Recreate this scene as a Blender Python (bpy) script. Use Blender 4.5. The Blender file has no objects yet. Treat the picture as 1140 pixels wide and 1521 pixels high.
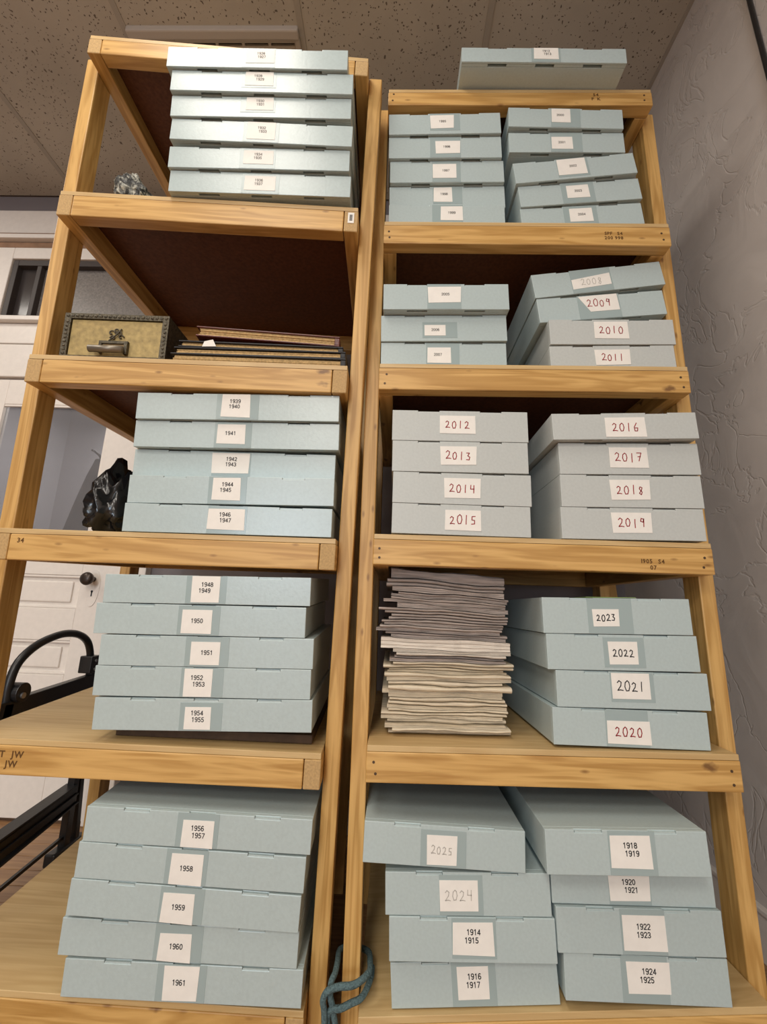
import bpy, bmesh, math, random
from mathutils import Matrix, Vector, noise

random.seed(7)
scene = bpy.context.scene
H = 0.95                      # eye height above the floor; z values below are given from eye level

# ------------------------------------------------------------------ camera
cam_data = bpy.data.cameras.new('camera')
cam = bpy.data.objects.new('camera', cam_data)
scene.collection.objects.link(cam)
cam_data.sensor_fit = 'HORIZONTAL'
cam_data.sensor_width = 36.0
cam_data.lens = 649.81 / 1140 * 36.0
cam_data.clip_start = 0.02
CF, CR, CU = (-0.025380, 0.976673, 0.213228), (0.999261, 0.018626, 0.033629), (-0.028873, -0.213924, 0.976424)
cam.matrix_world = Matrix(((CR[0], CU[0], -CF[0], 0), (CR[1], CU[1], -CF[1], 0), (CR[2], CU[2], -CF[2], H), (0, 0, 0, 1)))
scene.camera = cam

# ------------------------------------------------------------------ light
world = bpy.data.worlds.new('world')
scene.world = world
world.use_nodes = True
world.node_tree.nodes['Background'].inputs[0].default_value = (0.75, 0.85, 1.0, 1)
world.node_tree.nodes['Background'].inputs[1].default_value = 0.3

def area(name, loc, size, energy, color, rot):
    l = bpy.data.lights.new(name, 'AREA')
    l.shape = 'RECTANGLE'; l.size, l.size_y = size
    l.energy = energy; l.color = color
    o = bpy.data.objects.new(name, l)
    o.location = (loc[0], loc[1], loc[2] + H); o.rotation_euler = rot
    scene.collection.objects.link(o)
    return o

WARM = (1.0, 0.935, 0.84)
for lx, ly, e in ((-0.75, 0.1, 17), (-0.75, -2.2, 46), (-0.75, -4.5, 60), (-0.75, -6.8, 60), (-2.9, 0.5, 24), (-2.9, -1.9, 18), (-2.9, -4.4, 30)):  # left-row lamp nearest the door is added, unseen, to brighten the door
    area('troffer_and_fill', (lx, ly, 2.29), (0.6, 1.2), e, WARM, (0, 0, 0))
area('pane_fill_lamp', (-1.75, 2.7, 1.3), (0.4, 0.4), 8, (1, .97, .94), (0, 0, 0))  # unseen lamp added behind the door to brighten the pane
# daylight through the shop window in the wall behind the camera
area('shop_window', (-1.9, -7.6, 0.5), (2.2, 1.9), 120, (0.72, 0.86, 1.0), (math.pi / 2, 0, 0))

scene.view_settings.view_transform = 'Standard'
scene.view_settings.look = 'None'
scene.view_settings.gamma = 1
scene.view_settings.use_curve_mapping = False
scene.view_settings.exposure = 0.38

# ------------------------------------------------------------------ materials
def new_mat(name):
    m = bpy.data.materials.new(name); m.use_nodes = True
    nt = m.node_tree; b = nt.nodes['Principled BSDF']
    return m, nt, b

def plain(name, col, rough=0.5, spec=0.5, metal=0.0, bump=0.0, bscale=60.0, var=0.0, coat=0.0):
    m, nt, b = new_mat(name)
    b.inputs['Base Color'].default_value = (*col, 1)
    b.inputs['Roughness'].default_value = rough
    b.inputs['Specular IOR Level'].default_value = spec
    b.inputs['Metallic'].default_value = metal
    b.inputs['Coat Weight'].default_value = coat
    tc = nt.nodes.new('ShaderNodeTexCoord')
    n = nt.nodes.new('ShaderNodeTexNoise'); n.inputs['Scale'].default_value = bscale; n.inputs['Detail'].default_value = 5
    nt.links.new(tc.outputs['Object'], n.inputs['Vector'])
    if var:
        r = nt.nodes.new('ShaderNodeValToRGB')
        r.color_ramp.elements[0].position = 0.3; r.color_ramp.elements[1].position = 0.7
        r.color_ramp.elements[0].color = (*[c * (1 - var) for c in col], 1)
        r.color_ramp.elements[1].color = (*[min(1, c * (1 + var)) for c in col], 1)
        nt.links.new(n.outputs['Fac'], r.inputs['Fac']); nt.links.new(r.outputs['Color'], b.inputs['Base Color'])
    if bump:
        bp = nt.nodes.new('ShaderNodeBump'); bp.inputs['Strength'].default_value = bump; bp.inputs['Distance'].default_value = 0.004
        nt.links.new(n.outputs['Fac'], bp.inputs['Height']); nt.links.new(bp.outputs['Normal'], b.inputs['Normal'])
    return m

def wood(name, axis, light, dark, knot=(0.13, 0.05, 0.015), rough=0.45, knots=True):
    """softwood with grain running along the given axis"""
    m, nt, b = new_mat(name)
    N, L = nt.nodes.new, nt.links.new
    tc = N('ShaderNodeTexCoord')
    mp = N('ShaderNodeMapping')
    sc = [13.0, 13.0, 13.0]; sc[axis] = 0.9
    mp.inputs['Scale'].default_value = sc
    L(tc.outputs['Object'], mp.inputs['Vector'])
    n1 = N('ShaderNodeTexNoise'); n1.inputs['Scale'].default_value = 2.2; n1.inputs['Detail'].default_value = 3; n1.inputs['Distortion'].default_value = 0.5
    L(mp.outputs['Vector'], n1.inputs['Vector'])
    mul = N('ShaderNodeMath'); mul.operation = 'MULTIPLY'; mul.inputs[1].default_value = 26
    L(n1.outputs['Fac'], mul.inputs[0])
    si = N('ShaderNodeMath'); si.operation = 'SINE'; L(mul.outputs[0], si.inputs[0])
    mr = N('ShaderNodeMapRange'); mr.inputs['From Min'].default_value = -1; L(si.outputs[0], mr.inputs['Value'])
    n2 = N('ShaderNodeTexNoise'); n2.inputs['Scale'].default_value = 1.3; n2.inputs['Detail'].default_value = 6
    mp2 = N('ShaderNodeMapping'); s2 = [60.0] * 3; s2[axis] = 3.0; mp2.inputs['Scale'].default_value = s2
    L(tc.outputs['Object'], mp2.inputs['Vector']); L(mp2.outputs['Vector'], n2.inputs['Vector'])
    mx = N('ShaderNodeMix'); mx.data_type = 'FLOAT'; mx.inputs['Factor'].default_value = 0.6
    L(mr.outputs['Result'], mx.inputs['A']); L(n2.outputs['Fac'], mx.inputs['B'])
    ramp = N('ShaderNodeValToRGB'); ramp.color_ramp.elements[0].position = 0.2; ramp.color_ramp.elements[1].position = 0.75
    ramp.color_ramp.elements[0].color = (*dark, 1); ramp.color_ramp.elements[1].color = (*light, 1)
    L(mx.outputs['Result'], ramp.inputs['Fac'])
    col = ramp.outputs['Color']
    if knots:
        mp3 = N('ShaderNodeMapping'); s3 = [13.0] * 3; s3[axis] = 8.0; mp3.inputs['Scale'].default_value = s3
        L(tc.outputs['Object'], mp3.inputs['Vector'])
        n3 = N('ShaderNodeTexNoise'); n3.inputs['Scale'].default_value = 4; L(mp3.outputs['Vector'], n3.inputs['Vector'])
        va = N('ShaderNodeVectorMath'); va.operation = 'MULTIPLY_ADD'; va.inputs[1].default_value = (0.35, 0.35, 0.35)
        L(n3.outputs['Color'], va.inputs[0]); L(mp3.outputs['Vector'], va.inputs[2])
        vo = N('ShaderNodeTexVoronoi'); vo.inputs['Scale'].default_value = 1.0; L(va.outputs[0], vo.inputs['Vector'])
        kr = N('ShaderNodeMapRange'); kr.inputs['From Min'].default_value = 0.05; kr.inputs['From Max'].default_value = 0.14
        kr.inputs['To Min'].default_value = 1; kr.inputs['To Max'].default_value = 0
        L(vo.outputs['Distance'], kr.inputs['Value'])
        sx = N('ShaderNodeSeparateColor'); L(vo.outputs['Color'], sx.inputs[0])
        gt = N('ShaderNodeMath'); gt.operation = 'GREATER_THAN'; gt.inputs[1].default_value = 0.86; L(sx.outputs[0], gt.inputs[0])
        mm = N('ShaderNodeMath'); mm.operation = 'MULTIPLY'; L(kr.outputs['Result'], mm.inputs[0]); L(gt.outputs[0], mm.inputs[1])
        mm2 = N('ShaderNodeMath'); mm2.operation = 'MULTIPLY'; mm2.inputs[1].default_value = 0.8; L(mm.outputs[0], mm2.inputs[0])
        mc = N('ShaderNodeMix'); mc.data_type = 'RGBA'
        L(mm2.outputs[0], mc.inputs['Factor']); L(col, mc.inputs['A']); mc.inputs['B'].default_value = (*knot, 1)
        col = mc.outputs['Result']
    if knots:
        mp4 = N('ShaderNodeMapping'); s4 = [34.0] * 3; s4[axis] = 13.0; mp4.inputs['Scale'].default_value = s4
        L(tc.outputs['Object'], mp4.inputs['Vector'])
        v4 = N('ShaderNodeTexVoronoi'); v4.inputs['Scale'].default_value = 1.0; L(mp4.outputs['Vector'], v4.inputs['Vector'])
        k4 = N('ShaderNodeMapRange'); k4.inputs['From Min'].default_value = .05; k4.inputs['From Max'].default_value = .17; k4.inputs['To Min'].default_value = .75; k4.inputs['To Max'].default_value = 0
        L(v4.outputs['Distance'], k4.inputs['Value'])
        s4c = N('ShaderNodeSeparateColor'); L(v4.outputs['Color'], s4c.inputs[0])
        g4 = N('ShaderNodeMath'); g4.operation = 'GREATER_THAN'; g4.inputs[1].default_value = .74; L(s4c.outputs[1], g4.inputs[0])
        m4 = N('ShaderNodeMath'); m4.operation = 'MULTIPLY'; L(k4.outputs['Result'], m4.inputs[0]); L(g4.outputs[0], m4.inputs[1])
        c4 = N('ShaderNodeMix'); c4.data_type = 'RGBA'; L(m4.outputs[0], c4.inputs['Factor']); L(col, c4.inputs['A']); c4.inputs['B'].default_value = (.20, .085, .02, 1)
        col = c4.outputs['Result']
        mp5 = N('ShaderNodeMapping'); s5 = [22.0] * 3; s5[axis] = 1.6; mp5.inputs['Scale'].default_value = s5
        L(tc.outputs['Object'], mp5.inputs['Vector'])
        n5 = N('ShaderNodeTexNoise'); n5.inputs['Scale'].default_value = 1.6; n5.inputs['Detail'].default_value = 7; n5.inputs['Distortion'].default_value = 1.0; L(mp5.outputs['Vector'], n5.inputs['Vector'])
        r5 = N('ShaderNodeMapRange'); r5.inputs['From Min'].default_value = .60; r5.inputs['From Max'].default_value = .72; r5.inputs['To Max'].default_value = .55; L(n5.outputs['Fac'], r5.inputs['Value'])
        c5 = N('ShaderNodeMix'); c5.data_type = 'RGBA'; L(r5.outputs['Result'], c5.inputs['Factor']); L(col, c5.inputs['A']); c5.inputs['B'].default_value = (.36, .17, .04, 1)
        col = c5.outputs['Result']
    L(col, b.inputs['Base Color'])
    b.inputs['Roughness'].default_value = rough
    bp = N('ShaderNodeBump'); bp.inputs['Strength'].default_value = 0.15; bp.inputs['Distance'].default_value = 0.002
    L(n2.outputs['Fac'], bp.inputs['Height']); L(bp.outputs['Normal'], b.inputs['Normal'])
    return m

PINE_L, PINE_D = (0.67, 0.41, 0.14), (0.44, 0.235, 0.06)
pine = [wood('pine_lumber_' + 'xyz'[a], a, PINE_L, PINE_D) for a in range(3)]
pine_end = plain('pine_end_grain', (0.50, 0.33, 0.15), 0.7, 0.3, bump=0.2, bscale=220, var=0.15)
plywood = wood('shelf_panel', 0, (0.62, 0.44, 0.21), (0.52, 0.345, 0.15), knots=False)
board_underside = plain('dark_red_underside', (0.12, 0.042, 0.018), 0.6, 0.3, bump=0.1, bscale=90, var=0.25)  # darker, redder colour on the underside of the shelf boards
box_blue = plain('blue_grey_boxboard', (0.45, 0.54, 0.545), 0.28, 0.6, bump=0.06, bscale=160, var=0.04)
box_grey = plain('grey_boxboard', (0.515, 0.545, 0.53), 0.42, 0.4, bump=0.06, bscale=160, var=0.04)
paper_white = plain('label_paper', (0.85, 0.825, 0.775), 0.6, 0.3, var=0.03, bscale=40)
tape_mat = plain('clear_tape_over_board', (0.345, 0.43, 0.435), 0.2, 0.5)
ink_black = plain('black_ink', (0.03, 0.03, 0.035), 0.6, 0.2)
ink_red = plain('red_ink', (0.34, 0.02, 0.03), 0.6, 0.2)
ink_faint = plain('faded_pencil', (0.50, 0.47, 0.43), 0.7, 0.2)
ink_grey = plain('faded_print', (0.22, 0.21, 0.20), 0.7, 0.2)
stamp_ink = plain('lumber_stamp_ink', (0.13, 0.065, 0.025), 0.8, 0.1)
nail_mat = plain('nail_steel', (0.10, 0.06, 0.035), 0.5, 0.4, 0.4)
black_metal = plain('black_painted_metal', (0.012, 0.012, 0.013), 0.35, 0.5, bump=0.1, bscale=90)
steel = plain('bare_steel', (0.45, 0.45, 0.45), 0.35, 0.5, 0.9)
white_paint = plain('white_gloss_paint', (0.80, 0.745, 0.69), 0.4, 0.5, bump=0.05, bscale=40, var=0.03)
wall_shade_mauve = plain('mauve_wall_shadow_tone', (0.21, 0.185, 0.19), 0.7, 0.3, bump=0.3, bscale=25)  # mauve stands for the shadow under the ceiling, put into the wall colour
trim_shadow_brown = plain('moulding_shadow_line', (0.25, 0.14, 0.08), 0.5, 0.4, var=0.2, bscale=20)  # brown stands for the shadow lines along the mouldings

def plaster_mat():
    m, nt, b = new_mat('trowelled_plaster')
    N, L = nt.nodes.new, nt.links.new
    tc = N('ShaderNodeTexCoord')
    a = N('ShaderNodeTexNoise'); a.inputs['Scale'].default_value = 5; a.inputs['Detail'].default_value = 8; a.inputs['Distortion'].default_value = 1.2
    L(tc.outputs['Object'], a.inputs['Vector'])
    v = N('ShaderNodeTexVoronoi'); v.feature = 'DISTANCE_TO_EDGE'; v.inputs['Scale'].default_value = 3.2
    dv = N('ShaderNodeVectorMath'); dv.operation = 'MULTIPLY_ADD'; dv.inputs[1].default_value = (0.5, 0.5, 0.5)
    L(a.outputs['Color'], dv.inputs[0]); L(tc.outputs['Object'], dv.inputs[2]); L(dv.outputs[0], v.inputs['Vector'])
    r = N('ShaderNodeMapRange'); r.inputs['From Max'].default_value = 0.035; L(v.outputs['Distance'], r.inputs['Value'])
    ad = N('ShaderNodeMath'); ad.operation = 'MULTIPLY_ADD'; ad.inputs[1].default_value = 0.35
    L(r.outputs['Result'], ad.inputs[0]); L(a.outputs['Fac'], ad.inputs[2])
    bp = N('ShaderNodeBump'); bp.inputs['Strength'].default_value = 0.4; bp.inputs['Distance'].default_value = 0.008
    L(ad.outputs[0], bp.inputs['Height']); L(bp.outputs['Normal'], b.inputs['Normal'])
    rp = N('ShaderNodeValToRGB'); rp.color_ramp.elements[0].position = 0.3; rp.color_ramp.elements[1].position = 0.7
    rp.color_ramp.elements[0].color = (0.58, 0.53, 0.50, 1); rp.color_ramp.elements[1].color = (0.65, 0.60, 0.565, 1)
    L(a.outputs['Fac'], rp.inputs['Fac']); L(rp.outputs['Color'], b.inputs['Base Color'])
    b.inputs['Roughness'].default_value = 0.75; b.inputs['Specular IOR Level'].default_value = 0.3
    return m
plaster = plaster_mat()

def tile_mat():
    m, nt, b = new_mat('fissured_ceiling_tile')
    N, L = nt.nodes.new, nt.links.new
    tc = N('ShaderNodeTexCoord')
    w = N('ShaderNodeTexNoise'); w.inputs['Scale'].default_value = 35; L(tc.outputs['Object'], w.inputs['Vector'])
    dv = N('ShaderNodeVectorMath'); dv.operation = 'MULTIPLY_ADD'; dv.inputs[1].default_value = (0.03, 0.03, 0.03)
    L(w.outputs['Color'], dv.inputs[0]); L(tc.outputs['Object'], dv.inputs[2])
    v = N('ShaderNodeTexVoronoi'); v.inputs['Scale'].default_value = 95; L(dv.outputs[0], v.inputs['Vector'])
    sx = N('ShaderNodeSeparateColor'); L(v.outputs['Color'], sx.inputs[0])
    th = N('ShaderNodeMath'); th.operation = 'MULTIPLY'; th.inputs[1].default_value = 0.36; 
    gt0 = N('ShaderNodeMapRange'); gt0.inputs['From Min'].default_value = 0.32; gt0.inputs['From Max'].default_value = 1.0
    L(sx.outputs[0], gt0.inputs['Value']); L(gt0.outputs['Result'], th.inputs[0])
    lt = N('ShaderNodeMath'); lt.operation = 'LESS_THAN'; L(v.outputs['Distance'], lt.inputs[0]); L(th.outputs[0], lt.inputs[1])
    big = N('ShaderNodeTexNoise'); big.inputs['Scale'].default_value = 3; big.inputs['Detail'].default_value = 4; L(tc.outputs['Object'], big.inputs['Vector'])
    rp = N('ShaderNodeValToRGB'); rp.color_ramp.elements[0].position = 0.3; rp.color_ramp.elements[1].position = 0.7
    rp.color_ramp.elements[0].color = (0.455, 0.415, 0.355, 1); rp.color_ramp.elements[1].color = (0.535, 0.49, 0.42, 1)
    L(big.outputs['Fac'], rp.inputs['Fac'])
    mc = N('ShaderNodeMix'); mc.data_type = 'RGBA'; L(lt.outputs[0], mc.inputs['Factor']); L(rp.outputs['Color'], mc.inputs['A'])
    mc.inputs['B'].default_value = (0.17, 0.14, 0.115, 1)  # pit colour is darkened to stand for shade inside the holes
    L(mc.outputs['Result'], b.inputs['Base Color'])
    inv = N('ShaderNodeMath'); inv.operation = 'SUBTRACT'; inv.inputs[0].default_value = 1; L(lt.outputs[0], inv.inputs[1])
    bp = N('ShaderNodeBump'); bp.inputs['Strength'].default_value = 0.8; bp.inputs['Distance'].default_value = 0.006
    L(inv.outputs[0], bp.inputs['Height']); L(bp.outputs['Normal'], b.inputs['Normal'])
    b.inputs['Roughness'].default_value = 0.9; b.inputs['Specular IOR Level'].default_value = 0.1
    return m
tile_m = tile_mat()
tbar_m = plain('ceiling_grid_metal', (0.41, 0.37, 0.315), 0.5, 0.4)

# ------------------------------------------------------------------ mesh helpers
class MB:
    def __init__(self): self.v = []; self.f = []; self.mi = []
    def add(self, vs, fs, mi=0):
        o = len(self.v); self.v += [tuple(p) for p in vs]
        self.f += [tuple(i + o for i in q) for q in fs]; self.mi += [mi] * len(fs)
        return self
    def box(self, x0, x1, y0, y1, z0, z1, fn=None, mis=None):
        vs = [(x, y, z) for z in (z0, z1) for y in (y0, y1) for x in (x0, x1)]
        if fn: vs = [fn(*p) for p in vs]
        fs = [(0, 2, 3, 1), (4, 5, 7, 6), (0, 1, 5, 4), (1, 3, 7, 5), (3, 2, 6, 7), (2, 0, 4, 6)]  # bottom top front right back left
        o = len(self.v); self.v += vs
        for i, q in enumerate(fs):
            self.f.append(tuple(k + o for k in q)); self.mi.append(mis[i] if mis else 0)
        return self
    def prism(self, poly, y0, y1, mi=0):
        """poly: counter-clockwise (x,z) outline seen from the front (-y)"""
        n = len(poly)
        vs = [(x, y0, z) for x, z in poly] + [(x, y1, z) for x, z in poly]
        fs = [tuple(range(n)), tuple(range(2 * n - 1, n - 1, -1))]
        fs += [((i + 1) % n, i, i + n, (i + 1) % n + n) for i in range(n)]
        return self.add(vs, fs, mi)
    def tube(self, pts, r, n=8, closed=False, mi=0, smooth=4):
        P = [Vector(p) for p in pts]
        if smooth > 1 and len(P) > 2:
            Q = []
            m = len(P)
            for i in range(m if closed else m - 1):
                a, b_, c, d = (P[(i - 1) % m], P[i], P[(i + 1) % m], P[(i + 2) % m]) if closed else (P[max(i - 1, 0)], P[i], P[i + 1], P[min(i + 2, m - 1)])
                for k in range(smooth):
                    t = k / smooth
                    Q.append(0.5 * ((2 * b_) + (c - a) * t + (2 * a - 5 * b_ + 4 * c - d) * t * t + (3 * b_ - a - 3 * c + d) * t ** 3))
            if not closed: Q.append(P[-1])
            P = Q
        m = len(P); vs = []; up = None
        for i, p in enumerate(P):
            t = (P[(i + 1) % m] - P[i - 1]) if closed else (P[min(i + 1, m - 1)] - P[max(i - 1, 0)])
            t.normalize()
            if up is None:
                up = Vector((0, 0, 1)) if abs(t.z) < 0.9 else Vector((1, 0, 0))
            s = t.cross(up); s.normalize(); up = s.cross(t); up.normalize()
            rr = r(i / (m - 1)) if callable(r) else r
            for k in range(n):
                a = 2 * math.pi * k / n
                vs.append(p + s * math.cos(a) * rr + up * math.sin(a) * rr)
        fs = []
        for i in range(m if closed else m - 1):
            j = (i + 1) % m
            fs += [(i * n + k, i * n + (k + 1) % n, j * n + (k + 1) % n, j * n + k) for k in range(n)]
        if not closed:
            fs += [tuple(range(n - 1, -1, -1)), tuple(range((m - 1) * n, m * n))]
        return self.add(vs, fs, mi)
    def disc(self, c, ax, r, h, n=20, mi=0):
        c = Vector(c); ax = Vector(ax).normalized()
        return self.tube([c, c + ax * h], r, n, mi=mi, smooth=1)
    def lathe(self, c, ax, prof, n=20):
        c = Vector(c); ax = Vector(ax).normalized()
        s = ax.cross(Vector((0, 0, 1)) if abs(ax.z) < 0.9 else Vector((1, 0, 0))).normalized(); u = s.cross(ax)
        vs = [c + ax * d + (s * math.cos(2 * math.pi * k / n) + u * math.sin(2 * math.pi * k / n)) * r for d, r in prof for k in range(n)]
        m = len(prof)
        fs = [(i * n + k, (i + 1) * n + k, (i + 1) * n + (k + 1) % n, i * n + (k + 1) % n) for i in range(m - 1) for k in range(n)]
        fs += [tuple(range(n)), tuple(range(m * n - 1, (m - 1) * n - 1, -1))]
        return self.add(vs, fs)
    def make(self, name, mat, parent=None, bevel=0.0, smooth=False, fix=True):
        me = bpy.data.meshes.new(name)
        me.from_pydata([tuple(p) for p in self.v], [], self.f)
        mats = mat if isinstance(mat, (list, tuple)) else [mat]
        for m in mats: me.materials.append(m)
        me.polygons.foreach_set('material_index', self.mi)
        if fix:
            bm = bmesh.new(); bm.from_mesh(me); bmesh.ops.recalc_face_normals(bm, faces=bm.faces); bm.to_mesh(me); bm.free()
        if smooth: me.polygons.foreach_set('use_smooth', [True] * len(me.polygons))
        o = bpy.data.objects.new(name, me); scene.collection.objects.link(o)
        if parent: o.parent = parent
        if bevel:
            b = o.modifiers.new('bevel', 'BEVEL'); b.width = bevel; b.segments = 2; b.limit_method = 'ANGLE'; b.angle_limit = 0.6
        return o

def tag(o, label, cat, group=None, kind=None):
    o['label'] = label; o['category'] = cat
    if group: o['group'] = group
    if kind: o['kind'] = kind
    return o

def thing(name, label, cat, matrix, group=None):
    o = bpy.data.objects.new(name, None); scene.collection.objects.link(o)
    o.empty_display_size = 0.05
    o.matrix_world = matrix
    return tag(o, label, cat, group)

def at(x, y, z): return Matrix.Translation((x, y, z + H))
def struct(o): o['kind'] = 'structure'; return o

# ------------------------------------------------------------------ glyphs
def load_glyphs(chars):
    obs = []
    for ch in chars:
        cu = bpy.data.curves.new('glyph', 'FONT'); cu.body = ch; cu.size = 1.0; cu.resolution_u = 2; cu.offset = 0.028
        o = bpy.data.objects.new('glyph', cu); scene.collection.objects.link(o); obs.append(o)
    bpy.context.view_layer.update()
    dg = bpy.context.evaluated_depsgraph_get(); G = {}
    for ch, o in zip(chars, obs):
        me = o.evaluated_get(dg).to_mesh()
        vs = [(v.co.x, v.co.y) for v in me.vertices]; fs = [tuple(p.vertices) for p in me.polygons]
        xs = [p[0] for p in vs] or [0]
        G[ch] = (vs, fs, min(xs), max(xs)); o.evaluated_get(dg).to_mesh_clear()
    for o in obs:
        cu = o.data; bpy.data.objects.remove(o); bpy.data.curves.remove(cu)
    return G
G = load_glyphs('0123456789SPFKDHTJWRNAI')

def print_text(mb, txt, cx, z, h, y):
    """upright lettering facing -y, centred on cx, baseline z, cap height h"""
    s = h / 0.70; x = 0; items = []
    for ch in txt:
        if ch == ' ': x += 0.3; continue
        vs, fs, a, b_ = G[ch]; items.append((vs, fs, x - a)); x += b_ - a + 0.09
    x -= 0.09
    for vs, fs, dx in items:
        mb.add([(cx + (p[0] + dx - x / 2) * s, y, z + p[1] * s) for p in vs], fs)

def _arc(cx, cz, rx, rz, a0, a1, n=9): return [(cx + rx * math.cos(math.radians(a0 + (a1 - a0) * k / (n - 1))), cz + rz * math.sin(math.radians(a0 + (a1 - a0) * k / (n - 1)))) for k in range(n)]
SANS = {'0': [_arc(.3, .5, .26, .47, 0, 360, 15)], '1': [[(.12, .78), (.33, .97), (.33, .02)]],
 '2': [_arc(.3, .70, .25, .27, 170, -25) + [(.05, .03), (.56, .03)]], '3': [_arc(.28, .72, .23, .24, 160, -90) + _arc(.28, .25, .27, .23, 90, -160)],
 '4': [[(.44, .02), (.44, .96), (.04, .28), (.60, .28)]], '5': [[(.52, .96), (.14, .96), (.09, .54)] + _arc(.28, .31, .26, .28, 120, -150)],
 '6': [_arc(.32, .62, .26, .35, 50, 180) + _arc(.30, .30, .25, .27, 180, -180, 13)], '7': [[(.05, .96), (.55, .96), (.22, .02)]],
 '8': [_arc(.3, .74, .22, .22, 0, 360, 13), _arc(.3, .27, .26, .25, 0, 360, 13)], '9': [_arc(.28, .38, .26, .35, -130, 0) + _arc(.30, .70, .25, .27, 0, 360, 13)]}
def sans_text(mb, txt, cx, z, h, y):
    adv = h * .74; x = cx - (adv * len(txt) - h * .14) / 2; r = h * .085
    for ch in txt:
        for st in SANS[ch]:
            pts = [(x + p[0] * h, z + p[1] * h) for p in st]
            for a, b_ in zip(pts[:-1], pts[1:]):
                dx, dz = b_[0] - a[0], b_[1] - a[1]; L = math.hypot(dx, dz) or 1; nx, nz = -dz / L * r, dx / L * r; ex, ez = dx / L * r * .6, dz / L * r * .6
                mb.add([(a[0] - ex + nx, y, a[1] - ez + nz), (a[0] - ex - nx, y, a[1] - ez - nz), (b_[0] + ex - nx, y, b_[1] + ez - nz), (b_[0] + ex + nx, y, b_[1] + ez + nz)], [(0, 1, 2, 3)])
        x += adv
HAND = {'0': [[(.5, 1), (.15, .8), (.05, .4), (.25, .02), (.65, .05), (.85, .45), (.75, .85), (.5, 1)]],
 '1': [[(.45, .98), (.4, .5), (.38, 0)]],
 '2': [[(.05, .8), (.35, 1), (.7, .85), (.6, .5), (.05, .05), (.5, .1), (.95, .05)]],
 '3': [[(.1, .95), (.7, .95), (.35, .58), (.75, .4), (.6, .05), (.05, .08)]],
 '4': [[(.15, 1), (.1, .5), (.8, .5)], [(.75, .98), (.7, 0)]],
 '5': [[(.85, .98), (.25, .95), (.2, .55), (.7, .5), (.7, .1), (.1, .05)]],
 '6': [[(.6, 1), (.15, .5), (.2, .05), (.65, .05), (.75, .4), (.2, .4)]],
 '7': [[(.05, .95), (.85, .95), (.35, 0)], [(.2, .5), (.7, .52)]],
 '8': [[(.75, .9), (.35, 1), (.2, .75), (.7, .35), (.5, .02), (.15, .2), (.6, .6), (.75, .9)]],
 '9': [[(.75, .9), (.3, 1), (.15, .65), (.6, .55), (.78, .95), (.65, 0)]]}
def hand_text(mb, txt, cx, z, h, y, r, rnd):
    w = h * 0.62; adv = h * 0.80; x = cx - (adv * (len(txt) - 1) + w) / 2
    for ch in txt:
        jz = rnd.uniform(-.08, .08) * h; k = rnd.uniform(.9, 1.1)
        for st in HAND[ch]:
            pts = [(x + p[0] * w * k, y, z + jz + p[1] * h * k) for p in st]
            for a, b_ in zip(pts[:-1], pts[1:]):
                dx, dz = b_[0] - a[0], b_[2] - a[2]; L = math.hypot(dx, dz) or 1; nx, nz = -dz / L * r, dx / L * r
                ex, ez = dx / L * r * .5, dz / L * r * .5
                mb.add([(a[0] - ex + nx, y, a[2] - ez + nz), (a[0] - ex - nx, y, a[2] - ez - nz), (b_[0] + ex - nx, y, b_[2] + ez - nz), (b_[0] + ex + nx, y, b_[2] + ez + nz)], [(0, 1, 2, 3)])
        x += adv

# ------------------------------------------------------------------ the room
YW, XW, ZC, ZF, XL_, YF = 2.10, 1.10, 2.33, -0.95, -4.2, -8.0
def slab(name, x0, x1, y0, y1, z0, z1, mat):
    return struct(MB().box(x0, x1, y0, y1, z0 + H, z1 + H).make(name, mat))
plank_m = wood('floor_planks', 0, (0.36, 0.20, 0.09), (0.24, 0.12, 0.05), knots=False, rough=0.35)
ROOT_floor = slab('floor', XL_, XW, YF, YW + .12, ZF - 0.06, ZF - 0.012, plank_m)
for r in range(14):
    y = YW - 0.085 * (r + 1)
    for x0, x1 in (((XL_ + 1.7, -1.62 + 0.13 * (r % 3)), (-1.617 + 0.13 * (r % 3), -0.62)) if r % 2 else ((XL_ + 1.7, -1.95), (-1.947, -0.62))):
        MB().box(x0, x1, y + 0.0012, y + 0.0838, H + ZF - 0.012, H + ZF + random.uniform(-.0006, .0006)).make('plank', plank_m, ROOT_floor, bevel=0.001)
MB().box(XL_, XL_ + 1.698, YF, YW, H + ZF - .012, H + ZF).box(XL_ + 1.698, -.618, YF, YW - 1.192, H + ZF - .012, H + ZF).box(-.618, XW, YF, YW, H + ZF - .012, H + ZF).make('plank_field', plank_m, ROOT_floor)
slab('wall_right', XW, XW + 0.1, YF, YW + .12, ZF, ZC + .1, plaster)
room_paint = plain('dull_brown_paint', (.22, .19, .165), .8, .2)
slab('wall_left', XL_ - 0.1, XL_, YF, YW + .12, ZF, ZC + .1, room_paint)
slab('wall_front', XL_, XW, YF - 0.1, YF, ZF, ZC + .1, room_paint)
DX0, DX1 = -2.22, -1.295      # door opening
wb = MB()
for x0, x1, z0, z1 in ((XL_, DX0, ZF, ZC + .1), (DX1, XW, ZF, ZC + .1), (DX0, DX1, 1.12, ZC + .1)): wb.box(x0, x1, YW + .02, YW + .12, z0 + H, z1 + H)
struct(wb.make('wall_back', wall_shade_mauve))
vest = plain('vestibule_paint', (.42, .41, .43), .8, .2)
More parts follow.
